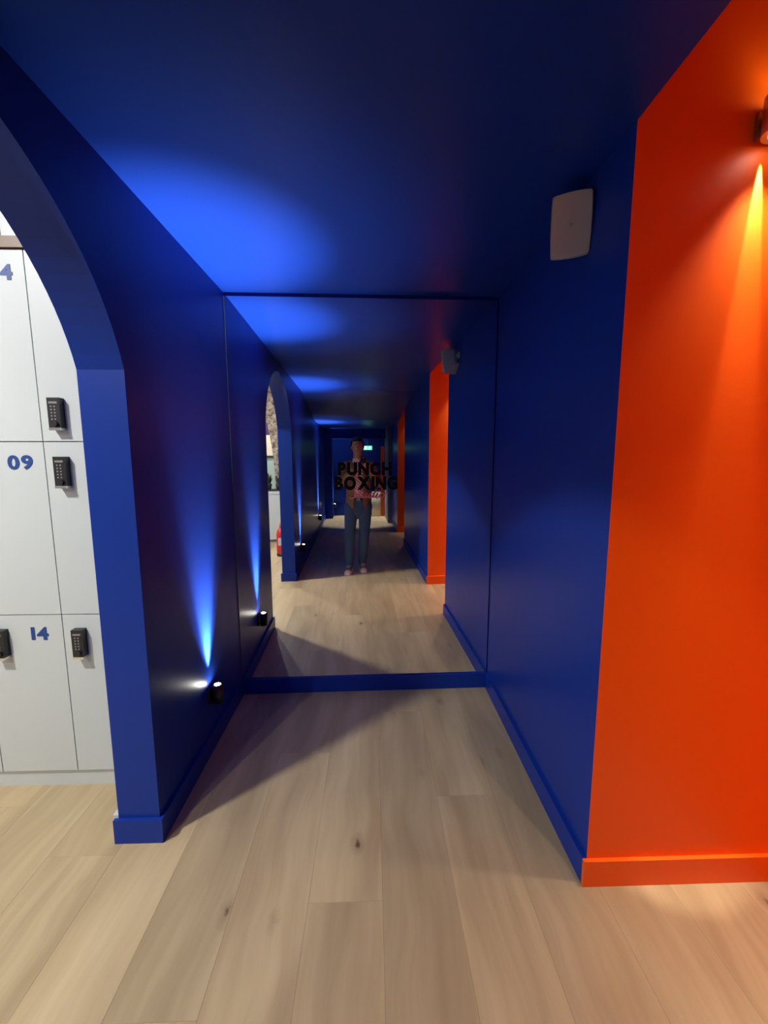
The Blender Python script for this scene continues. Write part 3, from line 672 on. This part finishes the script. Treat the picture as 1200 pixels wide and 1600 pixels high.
# jacket, open at the front
bm = bmesh.new(); torso(bm, 0.022); arms(bm, 0.014)
limb(bm, (0.807, PY, 0.92), (0.807, PY, 1.0), 0.172, 0.166, flat=0.74, n=20)
limb(bm, (0.715, PY+0.015, 1.485), (0.90, PY+0.015, 1.485), 0.035, 0.035)
for v in bm.verts: v.co -= off
jk = finish('jacket', bm, M['jacket'], per); bake(jk, 0.008, 3)
b2 = bmesh.new(); b2.from_mesh(jk.data)
wrl, wrr = Vector(wr_l)-off, Vector(wr_r)-off
def cut(c):
    if c.z < 0.875: return True
    if c.y > 0.02 and c.y < 0.175 and abs(c.x-0.010) < 0.052+0.055*max(0, (1.15-c.z))+0.09*max(0, c.z-1.40) and abs(c.x) < 0.12: return True
    if c.z > 1.47 and (c.x**2+c.y**2) < 0.085**2: return True
    if (c-wrl).length < 0.045 or (c-wrr).length < 0.045: return True
    return False
bmesh.ops.delete(b2, geom=[v for v in b2.verts if cut(v.co)], context='VERTS'); b2.to_mesh(jk.data); b2.free()
sd = jk.modifiers.new('thick', 'SOLIDIFY'); sd.thickness = 0.005; bake(jk)
# shoes
for (ax, ay), yr in (((0.675, -2.96), 0.12), ((0.855, -3.06), -0.10)):
    shoe = empty('tmp', (0, 0, 0)); bpy.data.objects.remove(shoe)
    def ring(y, w, z0, z1, n=16): return [(w*math.cos(6.2832*i/n)*(1.0 if math.sin(6.2832*i/n) < 0 else 0.86), y, (z0+z1)/2+(z1-z0)/2*math.sin(6.2832*i/n)) for i in range(n)]
    bm = bmesh.new(); loft(bm, [ring(-0.085, 0.024, 0.02, 0.075), ring(-0.075, 0.036, 0.015, 0.125), ring(-0.02, 0.041, 0.015, 0.130), ring(0.04, 0.042, 0.015, 0.105), ring(0.10, 0.047, 0.015, 0.072), ring(0.15, 0.046, 0.015, 0.058), ring(0.185, 0.036, 0.018, 0.050), ring(0.198, 0.018, 0.022, 0.04)])
    s1 = finish('shoe', bm, M['shoe'], per, smooth=True)
    bm = bmesh.new()
    def so(z, k): return [(k*w*s, y*1.0+(0.006 if y > 0.1 else 0), z) for s, seq in ((1, 1), (-1, -1)) for y, w in ([(-0.09, 0.02), (-0.08, 0.036), (-0.02, 0.042), (0.04, 0.043), (0.10, 0.049), (0.15, 0.048), (0.188, 0.038), (0.203, 0.018)][::seq])]
    loft(bm, [so(0.001, 1.0), so(0.010, 1.05), so(0.028, 1.05), so(0.030, 1.0)]); sl = finish('sole', bm, M['sole'], s1)
    bm = bmesh.new(); loft(bm, [ring(0.140, 0.0475, 0.014, 0.062), ring(0.155, 0.0465, 0.014, 0.058), ring(0.187, 0.037, 0.017, 0.051), ring(0.200, 0.019, 0.021, 0.041)]); tc_ = finish('toe_cap', bm, M['sole'], s1, smooth=True)
    bm = bmesh.new()
    for i in range(5): limb(bm, (-0.024, 0.03+i*0.020, 0.114-i*0.0085), (0.024, 0.03+i*0.020, 0.114-i*0.0085), 0.003, 0.003, n=6, rings=2)
    lc = finish('laces', bm, M['sole'], s1); lc['kind'] = 'stuff'
    s1.location = Vector((ax, ay, 0))-off; s1.rotation_euler.z = yr
# phone
ph = empty('mobile_phone', PH); tag(ph, 'black mobile phone held upright in both hands by the photographer', 'phone')
box('body', (-0.037, 0.037, -0.0055, 0.0035, -0.080, 0.080), M['black'], ph, bevel=0.003)
box('screen', (-0.034, 0.034, -0.0062, -0.0055, -0.076, 0.076), M['black'], ph)
cyl('camera_lens', (0.0, 0.0035, 0.050), (0, 1, 0), 0.009, 0.0035, M['chrome'], ph, 20)
